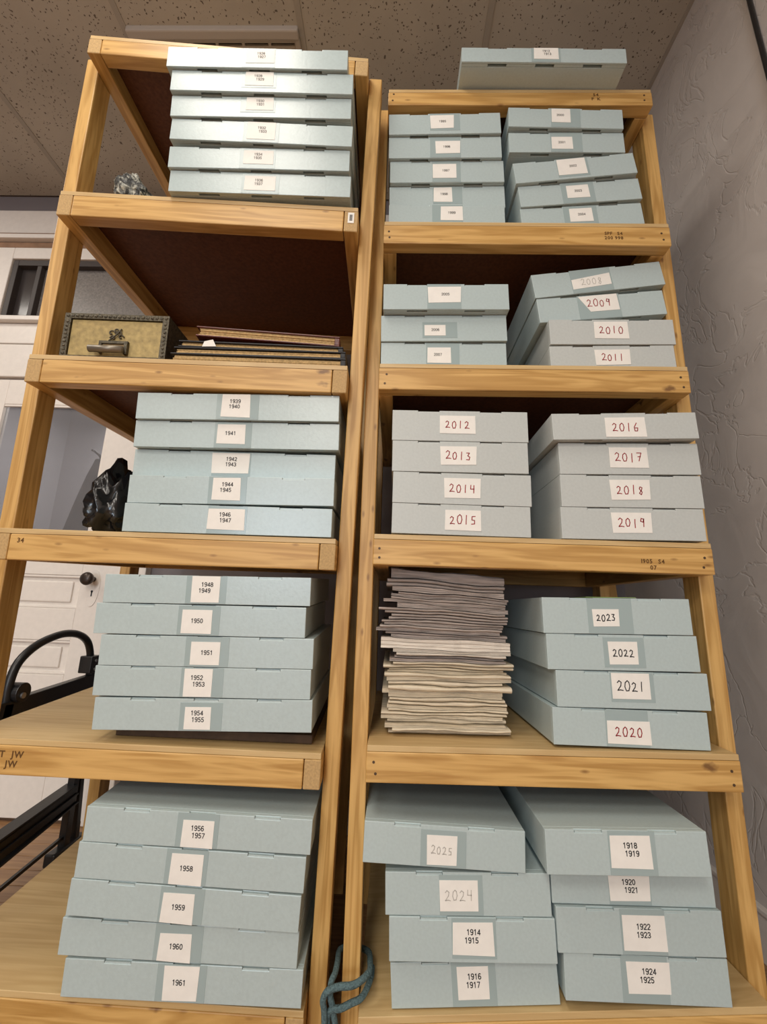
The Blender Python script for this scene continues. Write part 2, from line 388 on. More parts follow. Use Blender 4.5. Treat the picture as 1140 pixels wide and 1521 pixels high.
struct(MB().box(DX0 - .3, DX1 + .3, YW + 1.0, YW + 1.05, H + ZF, H + 1.4).box(DX0 - .35, DX0 - .3, YW + .12, YW + 1.05, H + ZF, H + 1.4).box(DX1 + .3, DX1 + .35, YW + .12, YW + 1.05, H + ZF, H + 1.4).box(DX0 - .35, DX1 + .35, YW + .12, YW + 1.05, H + 1.4, H + 1.45).box(DX0 - .35, DX1 + .35, YW + .12, YW + 1.05, H + ZF - .05, H + ZF).make('wall_vestibule', vest))
base_r = struct(MB().box(XW - .016, XW, YF, YW, H + ZF, H + ZF + .13).box(XW - .022, XW, YF, YW, H + ZF + .13, H + ZF + .145).make('baseboard_right', white_paint, bevel=.003))
struct(MB().box(DX1 + .12, XW - .022, YW + .004, YW + .02, H + ZF, H + ZF + .13).make('baseboard_back', white_paint, bevel=.003))

# ceiling: suspended grid
ceil = slab('ceiling', XL_, XW, YF, YW + .12, ZC + .03, ZC + .1, tile_m)
gx = [-4.2, -3.425, -2.68, -1.935, -1.19, -0.446, 0.325, 1.1]
gy = [-7.95, -6.45, -4.95, -3.45, -1.95, -0.45, 1.05, 2.12]
for i in range(len(gx) - 1):
    for j in range(len(gy) - 1):
        if (i, j) == (4, 6):
            MB().box(gx[i] + .012, gx[i + 1] - .012, gy[j] + .012, 1.33, H + ZC, H + ZC + .02).make('ceiling_tile', tile_m, ceil)
            continue
        MB().box(gx[i] + .012, gx[i + 1] - .012, gy[j] + .012, min(gy[j + 1], YW + .02) - .012, H + ZC + random.uniform(0, .002), H + ZC + .02).make('ceiling_tile', tile_m, ceil)
for x in gx[1:-1]:
    MB().box(x - .012, x + .012, YF, YW + .02, H + ZC - .003, H + ZC + .004).box(x - .002, x + .002, YF, YW + .02, H + ZC + .004, H + ZC + .028).make('grid_bar', tbar_m, ceil)
for y in gy[:-1]:
    MB().box(XL_, XW, y - .012, y + .012, H + ZC - .0028, H + ZC + .0038).make('grid_bar', tbar_m, ceil)
struct(MB().box(XW - .014, XW, YF, YW, H + ZC - .004, H + ZC + .02).make('trim_1', tbar_m))

# ceiling vent
vent_m = plain('vent_enamel', (0.50, 0.445, 0.385), 0.45, 0.4)
v = thing('ceiling_vent', 'beige rectangular vent panel with slots set into the tiled ceiling above the left shelf', 'vent', at(-0.818, 1.66, ZC))
VX, VY0, VY1 = .362, -.335, .36
MB().box(-VX, VX, VY0, VY0 + .035, -.026, .012).box(-VX, VX, VY1 - .03, VY1, -.016, .012).box(-VX, -VX + .022, VY0 + .035, VY1 - .03, -.014, .012).box(VX - .022, VX, VY0 + .035, VY1 - .03, -.014, .012).make('vent_frame', vent_m, v, bevel=.006)
mbp = MB(); mbp.box(-VX + .022, VX - .022, VY0 + .035, VY0 + .058, .000, .012).box(-VX + .022, VX - .022, VY0 + .068, VY1 - .03, .000, .012)
sx = [-VX + .022 + i * .1135 for i in range(7)]
for i in range(7): mbp.box(sx[i] - .006, sx[i] + .006, VY0 + .058, VY0 + .068, .000, .012)
mbp.make('vent_panel', vent_m, v)
MB().box(-VX + .022, VX - .022, VY0 + .05, VY0 + .1, .022, .026).make('duct_back', plain('dark_duct', (.04, .035, .03), .8), v)
for sgn in (-.19, .22): MB().box(sgn - .012, sgn + .012, VY0 + .035, VY0 + .05, -.006, .001).make('clip', vent_m, v)

# ------------------------------------------------------------------ back wall: door, transom, mouldings
door = struct(thing('door_1', 'white panelled door with a frosted upper pane behind the left shelf', 'door', at(DX1, YW - .02, ZF)))
for k in ('label', 'category'): del door[k]
W = DX1 - DX0
zc = lambda z: z - ZF
def dbox(name, x0, x1, z0, z1, y0=0.0, y1=.035, mat=white_paint, bevel=.003, parent=door):
    return MB().box(x0 - DX1, x1 - DX1, y0, y1, zc(z0), zc(z1)).make(name, mat, parent, bevel=bevel)
dbox('stile', -1.487, DX1 - .004, -.935, 1.115); dbox('stile', DX0 + .004, -2.06, -.935, 1.115)
dbox('top_rail', -2.06, -1.487, .975, 1.115)
for a, b_ in ((.10, .26), (-.20, -.055), (-.46, -.35), (-.935, -.72)): dbox('rail', -2.06, -1.487, a, b_)
for a, b_ in ((-.055, .10), (-.35, -.20), (-.72, -.46)):
    dbox('recess', -2.06, -1.487, a, b_, .018, .028)
    dbox('raised_panel', -2.02, -1.527, a + .028, b_ - .028, .008, .02, bevel=.006)
    for z0, z1 in ((a, a + .012), (b_ - .012, b_)): dbox('bead', -2.06, -1.487, z0, z1, .003, .02, bevel=.004)
glass_m = plain('frosted_glass', (.29, .285, .30), .25, .5, bump=.02, bscale=9, var=.05)
_nt = glass_m.node_tree; _mx = _nt.nodes.new('ShaderNodeMixShader'); _tp = _nt.nodes.new('ShaderNodeBsdfTransparent')
_mx.inputs[0].default_value = .66
_nt.links.new(_nt.nodes['Principled BSDF'].outputs[0], _mx.inputs[1]); _nt.links.new(_tp.outputs[0], _mx.inputs[2]); _nt.links.new(_mx.outputs[0], _nt.nodes['Material Output'].inputs['Surface'])
dbox('glass_pane', -2.06, -1.487, .26, .975, .016, .022, glass_m, 0)
for x0, x1, z0, z1 in ((-2.06, -1.487, .963, .975), (-2.06, -1.487, .26, .272), (-1.499, -1.487, .272, .963)): dbox('glazing_bead', x0, x1, z0, z1, .002, .016, bevel=.003)
kn = MB().lathe((-1.422 - DX1, -.001, zc(.085)), (0, -1, 0), [(0, .011), (.02, .010), (.03, .014), (.04, .027), (.052, .031), (.062, .027), (.068, .012)]).make('door_knob', plain('aged_bronze', (.06, .045, .038), .35, .5, .6), door, smooth=True)
mb = MB(); n = 24
mb.prism([(-1.422 - DX1 + .033 * math.cos(2 * math.pi * k / n), zc(.045) + .088 * math.sin(2 * math.pi * k / n)) for k in range(n)], -.003, .001)
esc = mb.make('escutcheon', white_paint, door, bevel=.001)
esc['label'] = 'white oval escutcheon plate with keyhole'
mb = MB(); mb.disc((-1.422 - DX1, -.0031, zc(.028)), (0, -1, 0), .0055, .0006, 12); mb.box(-1.422 - DX1 - .003, -1.422 - DX1 + .003, -.0037, -.0031, zc(.005), zc(.028)); mb.make('keyhole', ink_black, esc)

def tr(name, x0, x1, y0, y1, z0, z1, mat=white_paint, bevel=.004):
    return struct(MB().box(x0, x1, y0, y1, z0 + H, z1 + H).make(name, mat, bevel=bevel))
tr('trim_2', DX1, DX1 + .12, YW - .03, YW + .02, ZF, 1.46)           # right casing
tr('trim_3', DX0 - .12, DX0, YW - .03, YW + .02, ZF, 1.46)
tr('trim_4', DX0, DX1, YW - .035, YW + .02, 1.125, 1.315)              # head jamb boards
tr('trim_5', DX0, DX1, YW - .028, YW + .02, 1.325, 1.445)
tr('trim_6', DX0 - .14, DX1 + .14, YW - .06, YW + .02, 1.447, 1.474)   # transom sill
tr('trim_7', XL_, .2, YW - .01, YW + .02, 2.02, 2.205)              # white wall below the shade-coloured band, built as boards
tr('trim_8', XL_, .2, YW - .05, YW + .02, 1.985, 2.012, trim_shadow_brown)
tr('trim_9', XL_, .2, YW - .075, YW + .02, 1.955, 1.982)
tr('trim_10', XL_, .2, YW - .045, YW + .02, 1.915, 1.952, trim_shadow_brown)
tr('trim_11', DX0 - .14, DX0 + .04, YW - .05, YW + .02, 1.476, 1.912)
tr('trim_12', DX1 - .02, DX1 + .14, YW - .05, YW + .02, 1.476, 1.912)
tr('trim_13', DX0 + .04, DX1 - .02, YW - .05, YW + .02, 1.84, 1.912)
win = struct(thing('window_1', '', '', at(-1.75, YW - .01, 1.476)))
for k in ('label', 'category'): del win[k]
sash_m = plain('dark_sash_paint', (.055, .045, .042), .5, .4)
x0, x1, zt = DX0 + .042 + 1.75, DX1 - .022 + 1.75, .362
MB().box(x0, x0 + .03, -.03, .02, .002, zt).make('sash_stile', sash_m, win, bevel=.002)
MB().box(x1 - .03, x1, -.03, .02, .002, zt).make('sash_stile', sash_m, win, bevel=.002)
MB().box(x0 + .03, x1 - .03, -.03, .02, zt - .035, zt).make('sash_rail', sash_m, win, bevel=.002)
MB().box(x0 + .03, x1 - .03, -.03, .02, .002, .012).make('sash_rail', sash_m, win, bevel=.002)
MB().box(x0 + .14, x0 + .165, -.028, .02, .012, zt - .035).make('glazing_bar', sash_m, win, bevel=.002)
MB().box(x0 + .03, x0 + .14, .004, .008, .012, zt - .035).make('pane', plain('dark_pane', (.05, .042, .04), .15, .5), win)
MB().box(x0 + .165, x1 - .03, .004, .008, .012, zt - .035).make('pane', plain('mottled_grey_pane', (.20, .18, .165), .35, .4, bump=.1, bscale=120, var=.25), win)  # mottled grey colour on the wide pane

# power cable down the right wall
tag(MB().tube([(XW - .007, 1.05, H + ZC - .002), (XW - .007, 1.045, H + 2.0), (XW - .008, 1.03, H + 1.6), (XW - .007, 1.0, H + .8), (XW - .007, 1.01, H - .1), (XW - .025, .99, H + ZF + .16), (XW - .03, .98, H + ZF + .007)], .007, 8).make('cable', black_metal, smooth=True), 'thin black cable running down the grey plaster wall at upper right', 'cable')

# ------------------------------------------------------------------ shelving units
RAIL, TH, BOARD = .0635, .038, .0135
LM = Matrix(((0.999485, -0.026662, 0.017858, -0.142362), (0.027619, 0.998067, -0.055671, 1.058907), (-0.016339, 0.056135, 0.998289, 0.000000), (0, 0, 0, 1)))
def shelf_unit(name, label, matrix, base, x0, x1, levels, yrear, over, post_tops, floor_z, stamps):
    """front rails stand proud of the posts; posts are screwed to the outside of the shelf frames.
    over: the front rail runs over the ends of the side rails"""
    root = thing(name, label, 'shelf', matrix @ Matrix.Translation(base))
    bx, by, bz = base
    F = lambda x, y, z: (x - bx + (-.0053 * z if over else 0), y - by, z - bz)
    yb = yrear
    for i, (zl, zr) in enumerate(levels):
        sh = lambda x, y, z, zl=zl, zr=zr: F(x, y, z + zl + (zr - zl) * (x - x0) / (x1 - x0))
        top = 0 if i == 0 else -BOARD
        zt, zb = top - .0005, top - RAIL
        if i == 0: zt = -.0125
        a, b_ = (x0, x1) if over else (x0 + TH + .0018, x1 - TH - .0018)
        y0s = TH + .0005 if over else 0
        fr = MB().box(a, b_, 0, TH, zb if i else -RAIL, zt, sh).make('front_rail', pine[0], root, bevel=.0025)
        MB().box(x0 + TH + .001, x1 - TH - .001, yb - TH, yb, zb if i else -RAIL, zt, sh).make('rear_rail', pine[0], root, bevel=.0025)
        for sa in (x0, x1 - TH):
            MB().box(sa, sa + TH, y0s, yb, zb if i else -RAIL, zt, sh, mis=(0, 0, 1, 0, 1, 0)).make('side_rail', [pine[1], pine_end], root, bevel=.0025)
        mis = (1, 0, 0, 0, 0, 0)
        MB().box(x0 + .0015, x1 - .0015, .001, yb - .001, zt + .0004, zt + .0129, sh, mis=mis).make('shelf_board', [plywood, board_underside], root, bevel=.001)
        if over:
            for xe in (x0 + .018, x1 - .022):
                for dz in (-.022, -.046):
                    p = sh(xe + random.uniform(-.004, .004), 0, dz + top + random.uniform(-.003, .003))
                    MB().disc((p[0], p[1] + .002, p[2]), (0, -1, 0), .0032, .0026, 8).make('nail', nail_mat, root)
    for xa, zt in ((x0 - TH - .0008, post_tops[0]), (x1 + .0008, post_tops[1])):
        for ya in (.062 if over else .052, yb - .0635):
            mb = MB()
            vs = [(x, y, z) for z in (0, zt) for y in (ya, ya + .0635) for x in (xa, xa + TH)]
            vs = [F(x, y, floor_z(x, y) if z == 0 else z) for x, y, z in vs]
            mb.add(vs, [(0, 2, 3, 1), (4, 5, 7, 6), (0, 1, 5, 4), (1, 3, 7, 5), (3, 2, 6, 7), (2, 0, 4, 6)])
            mb.make('post', pine[2], root, bevel=.0025)
    for txts, x, z, h in stamps:
        mb = MB()
        for k, tline in enumerate(txts):
            p = F(x, -.0004, z - k * h * 1.5)
            print_text(mb, tline, p[0], p[2], h, p[1])
        mb.make('lumber_stamp', stamp_ink, root, fix=False)
    return root, F

LT = Matrix.Translation((0, 0, H)) @ LM
left_levels = [(1.6153, 1.5799), (1.0874, 1.0793), (0.5999, 0.6116), (0.1457, 0.1604), (-0.3293, -0.3264), (-0.8124, -0.8245)]
lu, LF = shelf_unit('lumber_shelf', 'left pine shelf unit of knotty two by threes, leaning slightly forward', LT, (-.4145, .332, -.945), -.829, 0.0, left_levels, .664, False, (1.60, 1.579),
    lambda x, y: (-H + .0163 * x - .0561 * y) / .9983, [(['34'], -.762, .112, .011), (['NST  JW', '8   JW'], -.708, -.368, .0135)])
# small barcode sticker on the end of a side rail
p = LF(-.0195, -.0012, 1.044)
st = MB().box(p[0] - .0085, p[0] + .0085, p[1], p[1] + .001, p[2] - .016, p[2] + .016).make('sticker', paper_white, lu)
st['label'] = 'small white barcode sticker'
mb = MB()
for k in range(6): mb.box(p[0] - .004, p[0] + .004, p[1] - .0003, p[1], p[2] - .009 + k * .0032, p[2] - .007 + k * .0032)
mb.make('barcode', ink_black, st)

RT = Matrix.Translation((0, 1.07, H))
right_levels = [(1.608, 1.612), (1.107, 1.111), (.646, .655), (.179, .180), (-.302, -.289), (-.802, -.745)]
ru, RF = shelf_unit('lumber_shelf', 'right pine shelf unit with nailed front rails beside the grey plaster wall', RT, (.362, .332, -.948), -.0494, .7737, right_levels, .664, True, (1.612, 1.60),
    lambda x, y: -H, [(['S4', 'F  K'], .60, 1.583, .011), (['SPF   S4', '200 998'], .612, 1.068, .010), (['1905   S4', '07'], .628, .126, .010)])

# ------------------------------------------------------------------ newspaper boxes
BOX = [
    ('L1', -0.5229, -0.0161, 1.1508, 0.4978, 0.0654, 0.0171, (0.2064, 0.2917, -0.0546, -0.01, 0.1986, 0.302), '1936 1937'),
    ('L1', -0.5292, -0.0249, 1.2171, 0.4972, 0.0654, 0.0305, (0.2053, 0.2882, -0.0503, -0.008, 0.1949, 0.2934), '1934 1935'),
    ('L1', -0.528, -0.0353, 1.2957, 0.5007, 0.0654, 0.0062, (0.2109, 0.2887, -0.0557, -0.0008, 0.2005, 0.299), '1932 1933'),
    ('L1', -0.5335, -0.0416, 1.3621, 0.4977, 0.0654, 0.0371, (0.2072, 0.2828, -0.0427, -0.0023, 0.1915, 0.288), '1930 1931'),
    ('L1', -0.5372, -0.0527, 1.4325, 0.5031, 0.0654, 0.0288, (0.2048, 0.2831, -0.0449, 0.0023, 0.1954, 0.2909), '1928 1929'),
    ('L1', -0.5521, -0.0613, 1.4985, 0.4997, 0.0654, 0.0338, (0.2185, 0.2968, -0.0507, -0.0043, 0.208, 0.2994), '1926 1927'),
    ('L3', -0.5261, 0.0036, 0.2225, 0.5113, 0.0705, 0.0201, (0.2059, 0.2979, -0.0588, -0.0077, 0.2059, 0.3019), '1946 1947'),
    ('L3', -0.5265, 0.007, 0.294, 0.5113, 0.0705, 0.0333, (0.2082, 0.279, -0.0596, -0.0034, 0.1985, 0.2933), '1944 1945'),
    ('L3', -0.5443, 0.0445, 0.3717, 0.5233, 0.0705, 0.0202, (0.2036, 0.299, -0.0585, -0.0032, 0.2036, 0.3033), '1942 1943'),
    ('L3', -0.5422, 0.0256, 0.4433, 0.5278, 0.0705, 0.0325, (0.2124, 0.2859, -0.0585, -0.0068, 0.2061, 0.3019), '1941'),
    ('L3', -0.5412, 0.0153, 0.5148, 0.5229, 0.0705, 0.0358, (0.2182, 0.294, -0.062, -0.0001, 0.206, 0.3153), '1939 1940'),
    ('L4', -0.5288, 0.002, -0.2325, 0.4994, 0.07, 0.0352, (0.2084, 0.2686, -0.0659, -0.0177, 0.1971, 0.2942), '1954 1955'),
    ('L4', -0.5385, 0.002, -0.1627, 0.5008, 0.0662, 0.0293, (0.2082, 0.2728, -0.0644, -0.0027, 0.2004, 0.2986), '1952 1953'),
    ('L4', -0.5356, 0.002, -0.0929, 0.4989, 0.0687, 0.0292, (0.2128, 0.2807, -0.0637, -0.0118, 0.1997, 0.3016), '1951'),
    ('L4', -0.5574, 0.002, -0.0206, 0.4971, 0.0703, 0.026, (0.2049, 0.2761, -0.0655, -0.0109, 0.1954, 0.2946), '1950'),
    ('L4', -0.5463, 0.002, 0.0475, 0.4924, 0.0668, 0.031, (0.2086, 0.2753, -0.0628, 0.0004, 0.1952, 0.2914), '1948 1949'),
    ('L5', -0.5052, -0.0073, -0.7466, 0.498, 0.0695, 0.0024, (0.2102, 0.2809, -0.0663, -0.003, 0.1948, 0.2974), '1961'),
    ('L5', -0.5227, -0.0075, -0.6719, 0.5015, 0.0695, -0.0062, (0.2077, 0.2782, -0.0685, -0.0165, 0.1989, 0.3), '1960'),
    ('L5', -0.5127, -0.0145, -0.5936, 0.4915, 0.0695, -0.0222, (0.1985, 0.2678, -0.0676, -0.0115, 0.1933, 0.2871), '1959'),
    ('L5', -0.5078, -0.0135, -0.5232, 0.4911, 0.0695, -0.0157, (0.2021, 0.2723, -0.0722, -0.0085, 0.1915, 0.2813), '1958'),
    ('L5', -0.5017, -0.0128, -0.4528, 0.4931, 0.0695, -0.0086, (0.2121, 0.2812, -0.0692, -0.0145, 0.1998, 0.2908), '1956 1957'),
    ('R1a', -0.0435, 1.0913, 1.1875, 0.3465, 0.0795, 0.0134, (0.1548, 0.2217, -0.0562, -0.0069, 0.1301, 0.2217), '1999'),
    ('R1a', -0.0447, 1.1052, 1.268, 0.3526, 0.0795, 0.0248, (0.1349, 0.1927, -0.0567, -0.0038, 0.1335, 0.223), '1998'),
    ('R1a', -0.0449, 1.0923, 1.3499, 0.3488, 0.0795, 0.021, (0.1311, 0.2034, -0.0645, -0.0117, 0.1296, 0.2165), '1997'),
    ('R1a', -0.051, 1.0824, 1.4307, 0.3471, 0.0795, 0.0196, (0.145, 0.2192, -0.0642, -0.0158, 0.1275, 0.2214), '1996'),
    ('R1a', -0.0534, 1.0741, 1.5111, 0.3466, 0.0795, 0.0292, (0.1296, 0.2007, -0.0597, -0.0074, 0.1274, 0.2205), '1995'),
    ('R1b', 0.3503, 1.0978, 1.1844, 0.3622, 0.0745, 0.075, (0.1447, 0.2138, -0.0559, -0.0095, 0.1279, 0.2277), '2004'),
    ('R1b', 0.3448, 1.0921, 1.2595, 0.3645, 0.0745, 0.0987, (0.143, 0.2111, -0.0551, -0.0104, 0.1282, 0.2266), '2003'),
    ('R1b', 0.3284, 1.0816, 1.3334, 0.3679, 0.0745, 0.1225, (0.132, 0.2193, -0.06, -0.0024, 0.1306, 0.2264), '2002'),
    ('R1b', 0.3187, 1.0789, 1.4479, 0.3511, 0.0745, 0.0087, (0.1297, 0.1944, -0.062, -0.0165, 0.1269, 0.2231), '2001'),
    ('R1b', 0.3181, 1.0678, 1.5334, 0.3493, 0.0745, -0.0199, (0.1317, 0.1895, -0.0554, -0.0032, 0.1302, 0.2198), '2000'),
    ('R2a', -0.0515, 1.1008, 0.728, 0.3496, 0.081, 0.0139, (0.1294, 0.1958, -0.0617, -0.0144, 0.1263, 0.2189), '2007'),
    ('R2a', -0.0542, 1.0953, 0.8099, 0.3532, 0.081, 0.0249, (0.1224, 0.1816, -0.0644, -0.031, 0.1169, 0.2142), '2006'),
    ('R2a', -0.0495, 1.0719, 0.8944, 0.3509, 0.081, 0.0181, (0.1261, 0.2162, -0.0609, -0.009, 0.123, 0.2178), '2005'),
    ('R2b', 0.4198, 1.106, 0.7301, 0.3439, 0.078, 0.0314, (0.1243, 0.2196, -0.0599, -0.0121, 0.0, 0.0), '2011'),
    ('R2b', 0.4214, 1.1038, 0.8132, 0.347, 0.078, 0.0201, (0.1241, 0.2198, -0.0598, -0.0071, 0.0, 0.0), '2010'),
    ('R2b', 0.3944, 1.1193, 0.8916, 0.3659, 0.078, 0.0999, (0.1199, 0.2341, -0.0545, -0.0008, 0.1167, 0.2373), '2009'),
    ('R2b', 0.3803, 1.116, 0.9692, 0.3816, 0.078, 0.1423, (0.1135, 0.2275, -0.068, -0.0201, 0.1119, 0.2315), '2008'),
    ('R3a', -0.0062, 1.074, 0.2593, 0.3455, 0.0773, -0.0045, (0.1323, 0.2228, -0.0648, -0.0134, 0.0, 0.0), '2015'),
    ('R3a', -0.0063, 1.074, 0.342, 0.3502, 0.0817, -0.0043, (0.1313, 0.2218, -0.0658, -0.0128, 0.0, 0.0), '2014'),
    ('R3a', -0.0103, 1.074, 0.4264, 0.3491, 0.0834, 0.0049, (0.1253, 0.2158, -0.0645, -0.0129, 0.0, 0.0), '2013'),
    ('R3a', -0.0128, 1.074, 0.5119, 0.3539, 0.0845, 0.0055, (0.1241, 0.2177, -0.0636, -0.0138, 0.0, 0.0), '2012'),
    ('R3b', 0.4141, 1.074, 0.2608, 0.3506, 0.0802, 0.0118, (0.1246, 0.2204, -0.064, -0.0115, 0.0, 0.0), '2019'),
    ('R3b', 0.4171, 1.074, 0.3457, 0.352, 0.084, 0.0143, (0.1244, 0.221, -0.0653, -0.0119, 0.0, 0.0), '2018'),
    ('R3b', 0.4168, 1.074, 0.4302, 0.3543, 0.0835, 0.0217, (0.1271, 0.2246, -0.0658, -0.0115, 0.0, 0.0), '2017'),
    ('R3b', 0.3966, 1.055, 0.5021, 0.3665, 0.071, 0.0363, (0.1329, 0.2358, -0.0649, -0.0123, 0.0, 0.0), '2016'),
    ('R4b', 0.3752, 1.085, -0.2102, 0.3494, 0.0791, 0.0013, (0.1209, 0.2188, -0.0718, -0.0233, 0.1187, 0.2151), '2020'),
    ('R4b', 0.3868, 1.085, -0.1289, 0.3482, 0.0802, 0.011, (0.127, 0.2141, -0.0593, -0.003, 0.124, 0.2239), '2021'),
    ('R4b', 0.3682, 1.085, -0.0475, 0.3524, 0.0806, 0.0176, (0.1439, 0.2108, -0.0671, -0.015, 0.1324, 0.2277), '2022'),
    ('R4b', 0.3617, 1.085, 0.0373, 0.351, 0.0839, 0.0199, (0.1187, 0.1798, -0.0668, -0.026, 0.1069, 0.2126), '2023'),
    ('R5a', 0.018, 1.084, -0.7174, 0.3421, 0.0785, 0.0678, (0.1365, 0.2001, -0.0659, -0.0093, 0.1249, 0.2155), '1916 1917'),
    ('R5a', 0.0129, 1.0675, -0.626, 0.3419, 0.0785, 0.0319, (0.1296, 0.2154, -0.0644, -0.0078, 0.1288, 0.2197), '1914 1915'),
    ('R5a', 0.0024, 1.0698, -0.5468, 0.3453, 0.0785, 0.0332, (0.1141, 0.1938, -0.0701, -0.014, 0.1133, 0.2045), '2024'),
    ('R5a', -0.0452, 1.0656, -0.4511, 0.3441, 0.0785, -0.0183, (0.1362, 0.1987, -0.0741, -0.0177, 0.1221, 0.2191), '2025'),
    ('R5b', 0.3688, 1.0667, -0.6725, 0.3271, 0.0805, 0.0109, (0.1252, 0.209, -0.0637, -0.0093, 0.1136, 0.2063), '1924 1925'),
    ('R5b', 0.3562, 1.0633, -0.5911, 0.3362, 0.0805, 0.0209, (0.1326, 0.22, -0.0724, -0.0107, 0.1294, 0.22), '1922 1923'),
    ('R5b', 0.3504, 1.07, -0.511, 0.3361, 0.078, 0.0171, (0.1203, 0.2029, -0.0703, -0.0225, 0.1189, 0.2053), '1920 1921'),
    ('R5b', 0.3241, 1.0148, -0.4299, 0.3246, 0.0805, 0.0282, (0.1282, 0.211, -0.0663, -0.0085, 0.126, 0.2199), '1918 1919'),
    ('R0', 0.1636, 1.003, 1.6738, 0.4931, 0.0565, -0.009, (0.2169, 0.2911, -0.0445, -0.0009, 0.2098, 0.2968), '1912 1913'),
]
STYLE = {'2008': 'f', '2024': 'f', '2025': 'f'}
for yv in range(2009, 2021): STYLE[str(yv)] = 'r'
for yv in (2021, 2022, 2023): STYLE[str(yv)] = 'b'
PLACE = {'L1': 'top left shelf', 'L3': 'third left shelf', 'L4': 'fourth left shelf', 'L5': 'bottom left shelf',
         'R1a': 'top right shelf, left stack', 'R1b': 'top right shelf, right stack', 'R2a': 'second right shelf, left stack', 'R2b': 'second right shelf, right stack',
         'R3a': 'middle right shelf, left stack', 'R3b': 'middle right shelf, right stack', 'R4b': 'fourth right shelf',
         'R5a': 'bottom right shelf, left stack', 'R5b': 'bottom right shelf, right stack', 'R0': 'top of the right unit'}
ORD = ['lowest', 'second from bottom', 'third from bottom', 'fourth from bottom', 'fifth from bottom', 'sixth from bottom']

def outline(w, z0, z1, top_n, bot_n, dt, db):
    """front panel outline with notches along its top and bottom edge"""
    p = [(0, z0)]
    for a, b_ in bot_n: p += [(a, z0), (a, z0 + db), (b_, z0 + db), (b_, z0)]
    p += [(w, z0), (w, z1)]
    for a, b_ in reversed(top_n): p += [(b_, z1), (b_, z1 - dt), (a, z1 - dt), (a, z1)]
    p += [(0, z1)]
    return [q for i, q in enumerate(p) if i == 0 or q != p[i - 1]]

